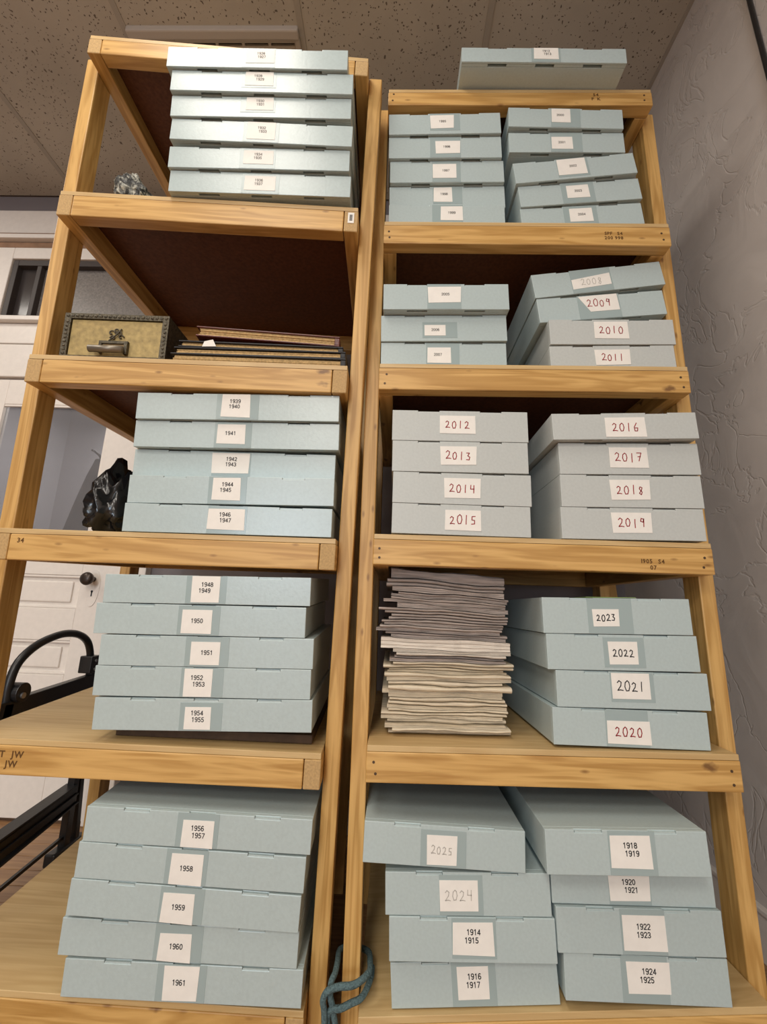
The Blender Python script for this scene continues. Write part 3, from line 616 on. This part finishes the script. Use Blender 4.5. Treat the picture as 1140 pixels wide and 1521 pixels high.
def make_box(stack, idx, count, x, y, zt, w, h, tilt, lab, text):
    left = stack[0] == 'L'
    base = LT if left else Matrix.Translation((0, 0, H))
    depth = .37 if (left or stack == 'R0') else .50
    rnd = random.Random(text + stack)
    M = base @ Matrix.Translation((x, y, zt)) @ Matrix.Rotation(-tilt, 4, 'Y') @ Matrix.Translation((w / 2, depth / 2, -h))
    years = text.split()
    style = STYLE.get(text, 'p')
    hue = 'grey' if (style == 'r' and int(years[0]) >= 2010 and int(years[0]) < 2020) else 'pale blue'
    ys = ' and '.join(years)
    how = {'p': 'printed', 'r': 'red handwritten', 'b': 'black handwritten', 'f': 'faded handwritten'}[style]
    pos = 'alone on' if count == 1 else ('topmost on' if idx == count - 1 else ORD[idx] + ' on')
    where = '%s of the' % (ORD[idx] if idx < count - 1 else 'topmost')
    if stack == 'R0': label = 'pale blue archive box alone on top of the right shelf unit'
    elif stack == 'L1': label = 'pale blue archive box, %s stack on the top left shelf' % where
    elif stack in ('R1a', 'R1b', 'R2a'): label = 'pale blue archive box, %s %s stack, %s right shelf' % (where, 'right' if stack[2] == 'b' else 'left', 'top' if stack[1] == '1' else 'second')
    else:
        col = {'r': ' with red label ', 'p': ' labelled ', 'b': ' with black label ', 'f': ' with faded label '}[style]
        label = hue + ' archive box' + col + ys + ', ' + (ORD[idx] if idx < count - 1 else 'topmost') + (', ' + PLACE[stack].split(', ')[1] if ', ' in PLACE[stack] else '') + ', ' + PLACE[stack].split(', ')[0]
    grp = 'archive boxes on the ' + PLACE[stack]
    root = thing('archive_box', label, 'box', M, grp)
    mat = box_grey if hue == 'grey' else box_blue
    X0, Y0 = -w / 2, -depth / 2
    nt_ = 3 if w > .42 else 2
    tw = .056
    cs = [w * (.22 + .29 * k) for k in range(3)] if nt_ == 3 else [w * .27, w * .73]
    notch = [(c - tw / 2, c + tw / 2) for c in cs]
    mb = MB()
    T = .0055
    o1 = [(px + X0, pz) for px, pz in outline(w, 0, h, notch, [], .0055, 0)]
    mb.prism(o1, Y0, Y0 + T)
    o2 = [(px + X0, pz) for px, pz in outline(w, .0004, h - .0004, [], notch, 0, .016)]
    mb.prism(o2, Y0 + T + .0002, Y0 + .0135)
    mb.box(X0 + .0003, X0 + w - .0003, Y0 + .0137, Y0 + depth, .0004, h - .0004)
    mb.make('box_body', mat, root, bevel=.0011)
    for a, b_ in notch:
        MB().box(X0 + a + .001, X0 + b_ - .001, Y0 + .0012, Y0 + T + .001, h - .0070, h - .0026).make('tuck_tab', mat, root)
    u0, u1, v0, v1, t0, t1 = lab
    v0 = max(v0, -h + .0015); v1 = min(v1, -.0008)
    if t1 > t0:
        full = rnd.random() < .6
        MB().box(X0 + t0, X0 + t1, Y0 - .0005, Y0 - .0001, .0012 if full else max(.0012, h + v0 - .007), h - .0008 if full else min(h - .0008, h + v1 + .009)).make('clear_tape', tape_mat, root)
    sk = rnd.uniform(-.002, .002)
    a, b_ = X0 + u0, X0 + u1
    if text == '2009':
        poly = [(a + .03, h + v0), (b_, h + v0 + .001), (b_ - .002, h + v1), (a, h + v1 - .003)]
    elif text == '2008':
        poly = [(a, h + v0 + .004), (b_, h + v0 + .010), (b_, h + v1), (a, h + v1 - .012)]
    else:
        poly = [(a, h + v0), (b_, h + v0 + sk), (b_ + sk, h + v1), (a - sk, h + v1 - abs(sk) * .5)]
    pl = MB().prism(poly, Y0 - .0011, Y0 - .0006).make('paper_label', paper_white, root)
    cx = (a + b_) / 2; cz = h + (v0 + v1) / 2; hh = v1 - v0; ww = b_ - a
    mb = MB(); yt = Y0 - .00135
    if style == 'p':
        small = stack in ('R1a', 'R1b', 'R2a', 'L1', 'R0')
        th = .0078 if small else .0098
        n = len(years)
        ink = ink_grey if small else ink_black
        zz = cz + (th * .35 if n == 2 else -th * .3)
        for k, yy in enumerate(years): sans_text(mb, yy, cx + rnd.uniform(-.004, .004), zz - k * th * 1.45 + (th * .3 if n == 2 else 0), th, yt)
    else:
        th = min(hh * .42, ww * .24)
        ink = {'r': ink_red, 'b': ink_black, 'f': ink_faint}[style]
        hand_text(mb, text, cx, cz - th * .5, th, yt, .0011 if style != 'f' else .0008, rnd)
    mb.make('printed_year' if style == 'p' else 'handwritten_year', ink, pl, fix=False)
    return root

counts = {}
for b_ in BOX: counts[b_[0]] = counts.get(b_[0], 0) + 1
seen = {}
for st_, x, y, zt, w, h, t, lab, tx in BOX:
    i = seen.get(st_, 0); seen[st_] = i + 1
    make_box(st_, i, counts[st_], x, y, zt, w, h, t, lab, tx)

def unit_at(F, T, x, y, z): return T @ Matrix.Translation((x, y, z))

# board under the lowest box, fourth left shelf; brown darkened to pass for shadow
MBB = MB().box(-.225, .242, 0, .36, 0, .020)
o = MBB.make('board', plain('shadow_dark_board', (.07, .04, .022), .6, .3, var=.2, bscale=40), bevel=.002)
o.matrix_world = LT @ Matrix.Translation((-.272, .05, -.3274)) @ Matrix.Rotation(-.006, 4, 'Y')
tag(o, 'thin brown board, darkened as shadow, lying under the lowest box on the fourth left shelf', 'board')
# green sheet on the 2023 box
o = MB().box(-.06, .06, 0, .2, 0, .0012).make('paper_sheet', plain('green_paper', (.30, .45, .16), .6, .3))
o.matrix_world = Matrix.Translation((.53, 1.09, H + .0418)) @ Matrix.Rotation(-.0199, 4, 'Y')
tag(o, 'light green paper sheet on top of the 2023 box', 'paper')

# ------------------------------------------------------------------ newspapers
news_m = []
for nm, c in (('grey', (.55, .475, .43)), ('cream', (.76, .665, .51)), ('pale', (.76, .69, .60))):
    m, nt, b = new_mat('newsprint_' + nm)
    N, L = nt.nodes.new, nt.links.new
    tc = N('ShaderNodeTexCoord'); mp = N('ShaderNodeMapping'); mp.inputs['Scale'].default_value = (14, 60, 420)
    L(tc.outputs['Object'], mp.inputs['Vector'])
    n1 = N('ShaderNodeTexNoise'); n1.inputs['Scale'].default_value = 1.0; n1.inputs['Detail'].default_value = 6; L(mp.outputs['Vector'], n1.inputs['Vector'])
    rp = N('ShaderNodeValToRGB'); rp.color_ramp.elements[0].position = .32; rp.color_ramp.elements[1].position = .6
    rp.color_ramp.elements[0].color = (*[q * (.55 if nm == 'grey' else .68) for q in c], 1); rp.color_ramp.elements[1].color = (*c, 1)
    L(n1.outputs['Fac'], rp.inputs['Fac']); L(rp.outputs['Color'], b.inputs['Base Color']); b.inputs['Roughness'].default_value = .85; b.inputs['Specular IOR Level'].default_value = .1
    news_m.append(m)
NN = 27
zs = -.2978
rn = random.Random(3)
tot = .395
ORDN = ['topmost', 'second', 'third', 'fourth', 'fifth', 'sixth', 'seventh', 'eighth', 'ninth', 'tenth', 'eleventh', 'twelfth', 'thirteenth', 'fourteenth', 'fifteenth', 'sixteenth', 'seventeenth', 'eighteenth', 'nineteenth', 'twentieth', 'twenty-first', 'twenty-second', 'twenty-third', 'twenty-fourth', 'twenty-fifth', 'twenty-sixth', 'lowest']
thick = [rn.uniform(.75, 1.3) for _ in range(NN)]
thick[15] = 2.0; thick[NN - 1] = 2.1; thick[NN - 2] = 1.5
ks = tot / sum(thick)
NXW = 16
faces_z = []                  # interface heights between papers, shared so that no two papers cut each other
acc = 0
for i in range(NN + 1):
    f = i / NN
    tl = .016 - .02 * f - .055 * max(0, (f - .45) / .55)
    ph = rn.uniform(0, 50)
    wv = 0 if i == 0 else 1
    row = [acc + tl * ((q / NXW) - .5) * .29 + wv * (.0018 * math.sin(q / NXW * 8 + ph) + .0022 * noise.noise(Vector((q * .45, ph, i * .3)))) for q in range(NXW + 1)]
    if faces_z: row = [max(r_, p_ + .0055) for r_, p_ in zip(row, faces_z[-1])]
    faces_z.append(row)
    if i < NN: acc += thick[i] * ks
for i in range(NN):
    t = thick[i] * ks
    f = i / (NN - 1)
    xl = -.002 + rn.uniform(-.012, .014); xr = .290 + rn.uniform(-.010, .010)
    if i == 15: xl, xr = -.020, .303
    if i == NN - 1: xl, xr = .006, .298
    if i in (16, 17, 18, 20): xl -= .014
    yf = 1.152 + rn.uniform(-.010, .008) + (-.012 if i == 15 else 0)
    mb = MB(); nl = 1 if t < .0125 else 2
    if i in (NN - 1, 15): nl = 1
    nx = NXW
    for k in range(nl):
        a = xl + rn.uniform(-.014, .012); b_ = xr + rn.uniform(-.008, .008); fy = rn.uniform(-.006, .005); ph = rn.uniform(0, 50)
        kind = rn.random(); vs = []
        for q in range(nx + 1):
            u = q / nx; xx = a + (b_ - a) * u
            pz = max(0, min(NXW - .001, (xx / .29) * NXW)); p0 = int(pz); pf = pz - p0
            lo, hi = [fz[p0] * (1 - pf) + fz[p0 + 1] * pf for fz in (faces_z[i], faces_z[i + 1])]; lo += .0003; hi -= .0004
            zb0 = lo + (hi - lo) * k / nl; zt0 = lo + (hi - lo) * (k + 1) / nl - .0005; dz = zt0 - zb0
            if kind < .4: prof = [(.02, zb0), (.0, zb0), (.0030, zb0 + dz * .30), (.0003, zb0 + dz * .34), (.0036, zb0 + dz * .66), (.001, zb0 + dz * .7), (.0, zt0), (.02, zt0)]
            else: prof = [(.02, zb0), (.006, zb0 + dz * .04), (.001, zb0 + dz * .3), (.0, zb0 + dz * .55), (.003, zb0 + dz * .85), (.010, zt0 - dz * .03), (.016, zt0), (.02, zt0)]
            prof += [(.38, zt0), (.38, zb0)]
            m_ = len(prof)
            yj = .004 * noise.noise(Vector((u * 12, ph + 9, i))) + (.006 * abs(noise.noise(Vector((i, k, 3)))) if q in (0, nx) else 0)
            vs += [(xx - .145, py + fy + yj, pz) for py, pz in prof]
        fs = [(q * m_ + r, q * m_ + (r + 1) % m_, (q + 1) * m_ + (r + 1) % m_, (q + 1) * m_ + r) for q in range(nx) for r in range(m_)]
        fs += [tuple(range(m_)), tuple(range((nx + 1) * m_ - 1, nx * m_ - 1, -1))]
        mb.add(vs, fs)
    mt = news_m[0] if f > .62 else (news_m[2] if i in (15, 14) else (news_m[1] if f < .5 else news_m[2 if rn.random() < .4 else 0]))
    o = mb.make('newspaper', mt)
    o.matrix_world = Matrix.Translation((.145, yf, H + zs))
    j = NN - 1 - i
    tone = 'grey' if mt is news_m[0] else ('cream' if mt is news_m[1] else 'pale')
    tag(o, ('%s folded newspaper, %s of the loose stack' % (tone, ORDN[j])) if j in (0, NN - 1) else '%s folded newspaper, %s from the top of the loose stack' % (tone, ORDN[j]), 'newspaper', 'loose newspapers stacked on the fourth right shelf')

# ------------------------------------------------------------------ second left shelf: iron drawer box and ledgers
gold = plain('worn_gilt_metal', (.34, .25, .10), .5, .5, .35, bump=.25, bscale=70, var=.25)
dark_orn = plain('dark_cast_metal', (.085, .07, .045), .45, .5, .5, bump=.6, bscale=130, var=.5)
zb_ = .6036
t = thing('metal_drawer_box', 'antique gilt metal drawer box with dark ornate border and pull', 'box', LT @ Matrix.Translation((-.634, .03, zb_)) @ Matrix.Rotation(-.0141, 4, 'Y'))
bw, bh, bd = .141, .137, .30
MB().box(-bw, bw, .012, bd, 0, bh).make('case', dark_orn, t, bevel=.002)
MB().box(-bw + .018, bw - .018, .004, .0118, .016, bh - .016).make('drawer_front', gold, t, bevel=.002)
mb = MB()
mb.box(-bw, bw, 0, .0118, bh - .015, bh).box(-bw, bw, 0, .0118, 0, .015).box(-bw, -bw + .017, 0, .0118, .015, bh - .015).box(bw - .017, bw, 0, .0118, .015, bh - .015)
rb = random.Random(5)
for k in range(22):
    xx = -bw + .008 + k * (2 * bw - .016) / 21
    for z in (bh - .0075,): mb.lathe((xx, .001, z), (0, -1, 0), [(0, .0055), (.0025, .004), (.0035, .0015)], 8)
for k in range(9):
    for xx in (-bw + .0085, bw - .0085): mb.lathe((xx, .001, .02 + k * .0115), (0, -1, 0), [(0, .005), (.0025, .0035), (.0035, .0015)], 8)
mb.make('ornate_border', dark_orn, t)
mb = MB()
def scroll(cx, cz, s, fl, r=.0018):
    return [(cx + fl * s * (.9 - .11 * k) * math.cos(.8 * k), .001, cz + s * (.9 - .11 * k) * math.sin(.8 * k)) for k in range(8)]
for cx, cz, s, fl in ((-.010, .082, .011, 1), (.011, .080, .011, -1), (-.005, .068, .009, -1), (.016, .071, .009, 1), (.002, .089, .008, 1)): mb.tube(scroll(cx, cz, s, fl), .0018, 6, smooth=2)
mb.tube([(-.015, .001, .060), (.004, -.001, .076), (.016, .001, .095)], .002, 6)
mb.make('emblem', dark_orn, t, smooth=True)
pu = MB().box(-.038, .040, -.004, .004, .050, .058).box(-.038, -.030, -.004, .004, .024, .050).box(.031, .040, -.006, .004, .020, .050).make('pull_plate', dark_orn, t, bevel=.001)
MB().box(-.0295, .0305, .001, .0035, .032, .050).make('card', plain('old_card', (.38, .26, .13), .7, .2, var=.2), pu)
MB().tube([(-.052, -.016, .027), (.036, -.016, .027)], .0095, 14, smooth=1).make('pull_handle', plain('worn_steel', (.22, .19, .15), .4, .5, .6), t, smooth=True)

page_m = plain('aged_page_edges', (.56, .385, .18), .8, .2, bump=.5, bscale=150, var=.25)
def ledger(label, x0, x1, z, th, y, roll, cover, d=.26, tagp=False, yaw=0):
    w = x1 - x0
    t = thing('ledger_book', label, 'book', LT @ Matrix.Translation(((x0 + x1) / 2, y, z)) @ Matrix.Rotation(yaw, 4, 'Z') @ Matrix.Rotation(roll - .0141, 4, 'Y'), 'old ledgers stacked on the second left shelf')
    MB().box(-w / 2, w / 2, 0, d, 0, .0035).make('cover', cover, t, bevel=.001)
    MB().box(-w / 2, w / 2, 0, d, th - .0035, th).make('cover', cover, t, bevel=.001)
    mb = MB(); n = max(2, int(th / .0035))
    rr = random.Random(label)
    for k in range(n):
        a = .0036 + (th - .0072) * k / n; b2 = .0036 + (th - .0072) * (k + 1) / n - .0003
        mb.box(-w / 2 + .008 + rr.uniform(-.003, .003), w / 2 - .014, .005 + rr.uniform(-.002, .003), d - .004, a, b2)
    mb.make('page_block', page_m, t)
    MB().box(w / 2 - .014, w / 2, .001, d, .0036, th - .0036).make('spine', cover, t, bevel=.002)
    return t
blk = plain('black_book_cloth', (.015, .013, .014), .5, .4, bump=.2, bscale=200)
red = plain('oxblood_leather', (.12, .03, .022), .4, .5, bump=.2, bscale=120, var=.3)
ledger('thin black ledger with tan pages, lowest of the old ledgers', -.470, -.008, .6085, .024, .012, 0, blk)
ledger('black ledger with cream page edges lying on the lowest ledger', -.466, -.010, .6330, .020, .016, 0, blk, yaw=-.01)
b3 = ledger('black ledger with a white paper tag under the oxblood ledger', -.455, -.018, .6535, .018, .020, 0, blk, yaw=.012)
mb = MB().prism([(-.155, .001), (-.118, .003), (-.128, .022), (-.15, .016)], -.002, -.0005); mb.make('paper_tag', paper_white, b3)['label'] = 'torn white paper tag'
ledger('oxblood leather ledger with frayed tan pages, topmost and askew', -.412, -.03, .6795, .028, .020, .030, red, yaw=.025)

# craggy mottled rock on the top left shelf
m, nt, b = new_mat('mottled_rock')
N, L = nt.nodes.new, nt.links.new
tc = N('ShaderNodeTexCoord'); n1 = N('ShaderNodeTexNoise'); n1.inputs['Scale'].default_value = 26; n1.inputs['Detail'].default_value = 4; n1.inputs['Distortion'].default_value = 2.5
L(tc.outputs['Object'], n1.inputs['Vector'])
rp = N('ShaderNodeValToRGB'); rp.color_ramp.elements[0].position = .47; rp.color_ramp.elements[1].position = .66
rp.color_ramp.elements[0].color = (.02, .02, .018, 1); rp.color_ramp.elements[1].color = (.55, .54, .46, 1)
L(n1.outputs['Fac'], rp.inputs['Fac']); L(rp.outputs['Color'], b.inputs['Base Color'])
bp = N('ShaderNodeBump'); bp.inputs['Strength'].default_value = 1; bp.inputs['Distance'].default_value = .012; L(n1.outputs['Fac'], bp.inputs['Height']); L(bp.outputs['Normal'], b.inputs['Normal'])
bm = bmesh.new(); bmesh.ops.create_icosphere(bm, subdivisions=5, radius=1)
for vtx in bm.verts:
    p = vtx.co.copy(); k = 1 + .22 * noise.noise(p * 2.2) + .10 * noise.noise(p * 6) + .05 * noise.noise(p * 14)
    x, y, z = p.x * .066 * k, p.y * .08 * k, p.z * .10 * k
    z += .088; z *= (1 - max(0, (x + .03)) * 4.2)
    vtx.co = (x, y, max(z, 0))
me = bpy.data.meshes.new('rock'); bm.to_mesh(me); bm.free(); me.materials.append(m)
me.polygons.foreach_set('use_smooth', [True] * len(me.polygons))
o = bpy.data.objects.new('rock', me); scene.collection.objects.link(o); o.matrix_world = LT @ Matrix.Translation((-.698, .14, 1.0868))
tag(o, 'craggy black and white mottled rock on the top left shelf', 'rock')

# crumpled black plastic bag beside the boxes on the third left shelf
bag_m = plain('black_plastic_film', (.008, .008, .009), .2, .6, bump=.5, bscale=38)
bm = bmesh.new(); bmesh.ops.create_icosphere(bm, subdivisions=4, radius=1)
for vtx in bm.verts:
    p = vtx.co.copy()
    rg = 1 - abs(noise.noise(p * 1.7 + Vector((3, 1, 7)))) * 3.0
    rg2 = 1 - abs(noise.noise(p * 3.6)) * 3.0
    k = .80 + .20 * rg + .13 * rg2 + .06 * (1 - abs(noise.noise(p * 8)) * 3)
    x, y, z = p.x * .062 * k, p.y * .11 * k, p.z * .082 * k + .066
    e1 = max(0, 1 - math.hypot(p.x + .12, (p.y + .25) * .6) / .55); e2 = max(0, 1 - math.hypot(p.x - .60, (p.y + .1) * .5) / .6)
    if p.z > 0: z += .075 * e1 * (.7 + .5 * rg) + .06 * e2 * (.8 + .4 * rg2); x += .010 * e1 * rg2
    vtx.co = (x, y, max(z, 0))
me = bpy.data.meshes.new('plastic_bag'); bm.to_mesh(me); bm.free(); me.materials.append(bag_m)
me.polygons.foreach_set('use_smooth', [True] * len(me.polygons))
o = bpy.data.objects.new('plastic_bag', me); scene.collection.objects.link(o); o.matrix_world = LT @ Matrix.Translation((-.655, .19, .1535))
tag(o, 'crumpled shiny black plastic bag beside the 1946 box', 'bag')

# dark coat hanging on the far side of the frosted pane
coat_m = plain('dark_coat_cloth', (.02, .016, .018), .9, .1, bump=.4, bscale=30, var=.3)
CX, CY, CZ = -1.585, YW + .10, .72
mb = MB(); vs = []; ny, na = 14, 20
for i in range(ny + 1):
    f = i / ny; z = -f * 1.25
    wd = .03 + .20 * min(1, f * 2.2) ** .8
    for k in range(na):
        a = 2 * math.pi * k / na
        fold = 1 + .10 * math.sin(a * 5 + 1) * f
        vs.append((math.cos(a) * wd * .72 * fold, math.sin(a) * (.02 + .05 * min(1, f * 2)) * fold, z))
fs = [(i * na + k, i * na + (k + 1) % na, (i + 1) * na + (k + 1) % na, (i + 1) * na + k) for i in range(ny) for k in range(na)]
mb.add(vs, fs + [tuple(range(na)), tuple(range((ny + 1) * na - 1, ny * na - 1, -1))])
coat = thing('coat', 'dark coat seen dimly through the frosted pane of the white door', 'coat', at(CX, CY, CZ))
mb.make('coat_body', coat_m, coat, smooth=True)
MB().tube([(0, .0, -.03), (0, .0, .015), (0, -.05, .03), (0, -.07, .03)], .006, 8).make('hook', black_metal, coat, smooth=True)

# black steel stand left of the shelves
st = thing('steel_stand', 'black folding steel stand with curved tube handle left of the shelves', 'stand', at(-1.2, 1.7, ZF))
def sp(y, z, x=0.0): return (x, y - 1.7, z - ZF)
def bar(mb, a, b_, w, h):
    a, b_ = Vector(a), Vector(b_); d = (b_ - a).normalized(); s = Vector((1, 0, 0)); u = s.cross(d).normalized()
    vs = [q + s * i * w / 2 + u * j * h / 2 for q in (a, b_) for i, j in ((-1, -1), (1, -1), (1, 1), (-1, 1))]
    return mb.add(vs, [(0, 1, 2, 3), (7, 6, 5, 4), (0, 4, 5, 1), (1, 5, 6, 2), (2, 6, 7, 3), (3, 7, 4, 0)])
K = 1.2 / 1.1
mb = MB(); bar(mb, sp(1.343, -0.366), sp(1.860, -0.332), .03, .068); mb.make('upper_rail', black_metal, st, bevel=.003)
mb = MB(); bar(mb, sp(1.408, -0.789), sp(1.842, -0.733), .034, .058); mb.make('lower_rail', black_metal, st, bevel=.003)
mb = MB(); bar(mb, sp(1.397, -0.747), sp(1.833, -0.700), .048, .006); mb.make('rail_lip', black_metal, st, bevel=.001)
mb = MB(); bar(mb, sp(1.408, -0.789), sp(1.842, -0.733), .048, .006); mb.make('rail_lip', black_metal, st, bevel=.001)
mb = MB(); bar(mb, sp(1.418, -0.831), sp(1.850, -0.766), .048, .006); mb.make('rail_lip', black_metal, st, bevel=.001)
mb = MB(); bar(mb, sp(1.458, -0.911), sp(1.850, -0.873), .01, .012); mb.make('tie_rod', black_metal, st)
mb = MB(); bar(mb, sp(1.832, -0.271), (sp(1.838, -0.920)[0], sp(1.838, -0.920)[1], 0.012), .026, .03); mb.make('leg', black_metal, st, bevel=.002)
mb = MB(); bar(mb, sp(1.828, -0.347), (sp(1.898, -0.949)[0], sp(1.898, -0.949)[1], 0.012), .026, .022); mb.make('leg', black_metal, st, bevel=.002)
mb = MB(); q = sp(1.839, -0.939); mb.box(-.02, .02, q[1] - .07, q[1] + .10, 0, .045); mb.make('foot', black_metal, st, bevel=.006)
mb = MB(); q = sp(1.443, -0.333); bar(mb, q, (0, q[1] - .03, .012), .03, .036); mb.make('leg', black_metal, st, bevel=.003)
MB().tube([sp(1.445, -0.343), sp(1.442, -0.273), sp(1.462, -0.211), sp(1.524, -0.164), sp(1.609, -0.138), sp(1.676, -0.134), sp(1.733, -0.145), sp(1.778, -0.171), sp(1.804, -0.212), sp(1.820, -0.270)], .0135, 10).make('curved_handle', black_metal, st, smooth=True)
q = sp(1.470, -0.304); MB().disc((-.03, q[1], q[2]), (1, 0, 0), .03, .06, 20).make('pivot_disc', black_metal, st, bevel=.002)
MB().disc((.0305, q[1] - .005, q[2] - .008), (1, 0, 0), .009, .006, 12).make('bolt', steel, st)
q = sp(1.816, -0.257); MB().box(-.025, .025, q[1] - .03, q[1] + .03, q[2] - .035, q[2] + .03).make('clamp_block', black_metal, st, bevel=.004)
for dz in (.012, -.02): MB().disc((.0255, q[1] - .006, q[2] + dz), (1, 0, 0), .006, .004, 12).make('bolt', steel, st)
# rope lashing the two units together
rope_m = plain('teal_grey_rope', (.10, .155, .165), .85, .2, bump=.9, bscale=260, var=.35)
def rp_(x, z, y=1.10): return (x, y, z + H)
mb = MB()
mb.tube([rp_(-0.1103, -0.8745, 1.090), rp_(-0.1141, -0.8136, 1.090), rp_(-0.1179, -0.7919, 1.088), rp_(-0.1103, -0.7735, 1.085), rp_(-0.0885, -0.7630, 1.083), rp_(-0.0610, -0.7595, 1.083), rp_(-0.0423, -0.7554, 1.090), rp_(-0.0254, -0.7553, 1.115), rp_(-0.0254, -0.7617, 1.150), rp_(-0.0320, -0.7744, 1.200), rp_(-0.0660, -0.7782, 1.218), rp_(-0.0958, -0.7734, 1.200), rp_(-0.0966, -0.7638, 1.150), rp_(-0.0986, -0.7645, 1.120), rp_(-0.1043, -0.7687, 1.100), rp_(-0.1041, -0.7897, 1.097), rp_(-0.0970, -0.8108, 1.095), rp_(-0.0822, -0.8771, 1.095)], .0065, 8)
mb.tube([rp_(-0.1017, -0.8820, 1.100), rp_(-0.1075, -0.8320, 1.100), rp_(-0.1009, -0.8095, 1.093), rp_(-0.0813, -0.8026, 1.088), rp_(-0.0598, -0.7926, 1.088), rp_(-0.0385, -0.7878, 1.097), rp_(-0.0237, -0.7810, 1.130), rp_(-0.0208, -0.7769, 1.160)], .0065, 8)
tag(mb.make('rope', rope_m, smooth=True), 'teal grey rope knotted around the lower posts between both shelves', 'rope')
# loose board behind the right unit
o = MB().box(-.03, .03, -.012, .012, 0, 1.75).make('lumber_offcut', pine[2], bevel=.002)
o.matrix_world = Matrix.Translation((.945, 1.79, 0.0)) @ Matrix.Rotation(-.16, 4, 'X')
tag(o, 'loose pine board leaning upright behind the right shelf unit', 'board')
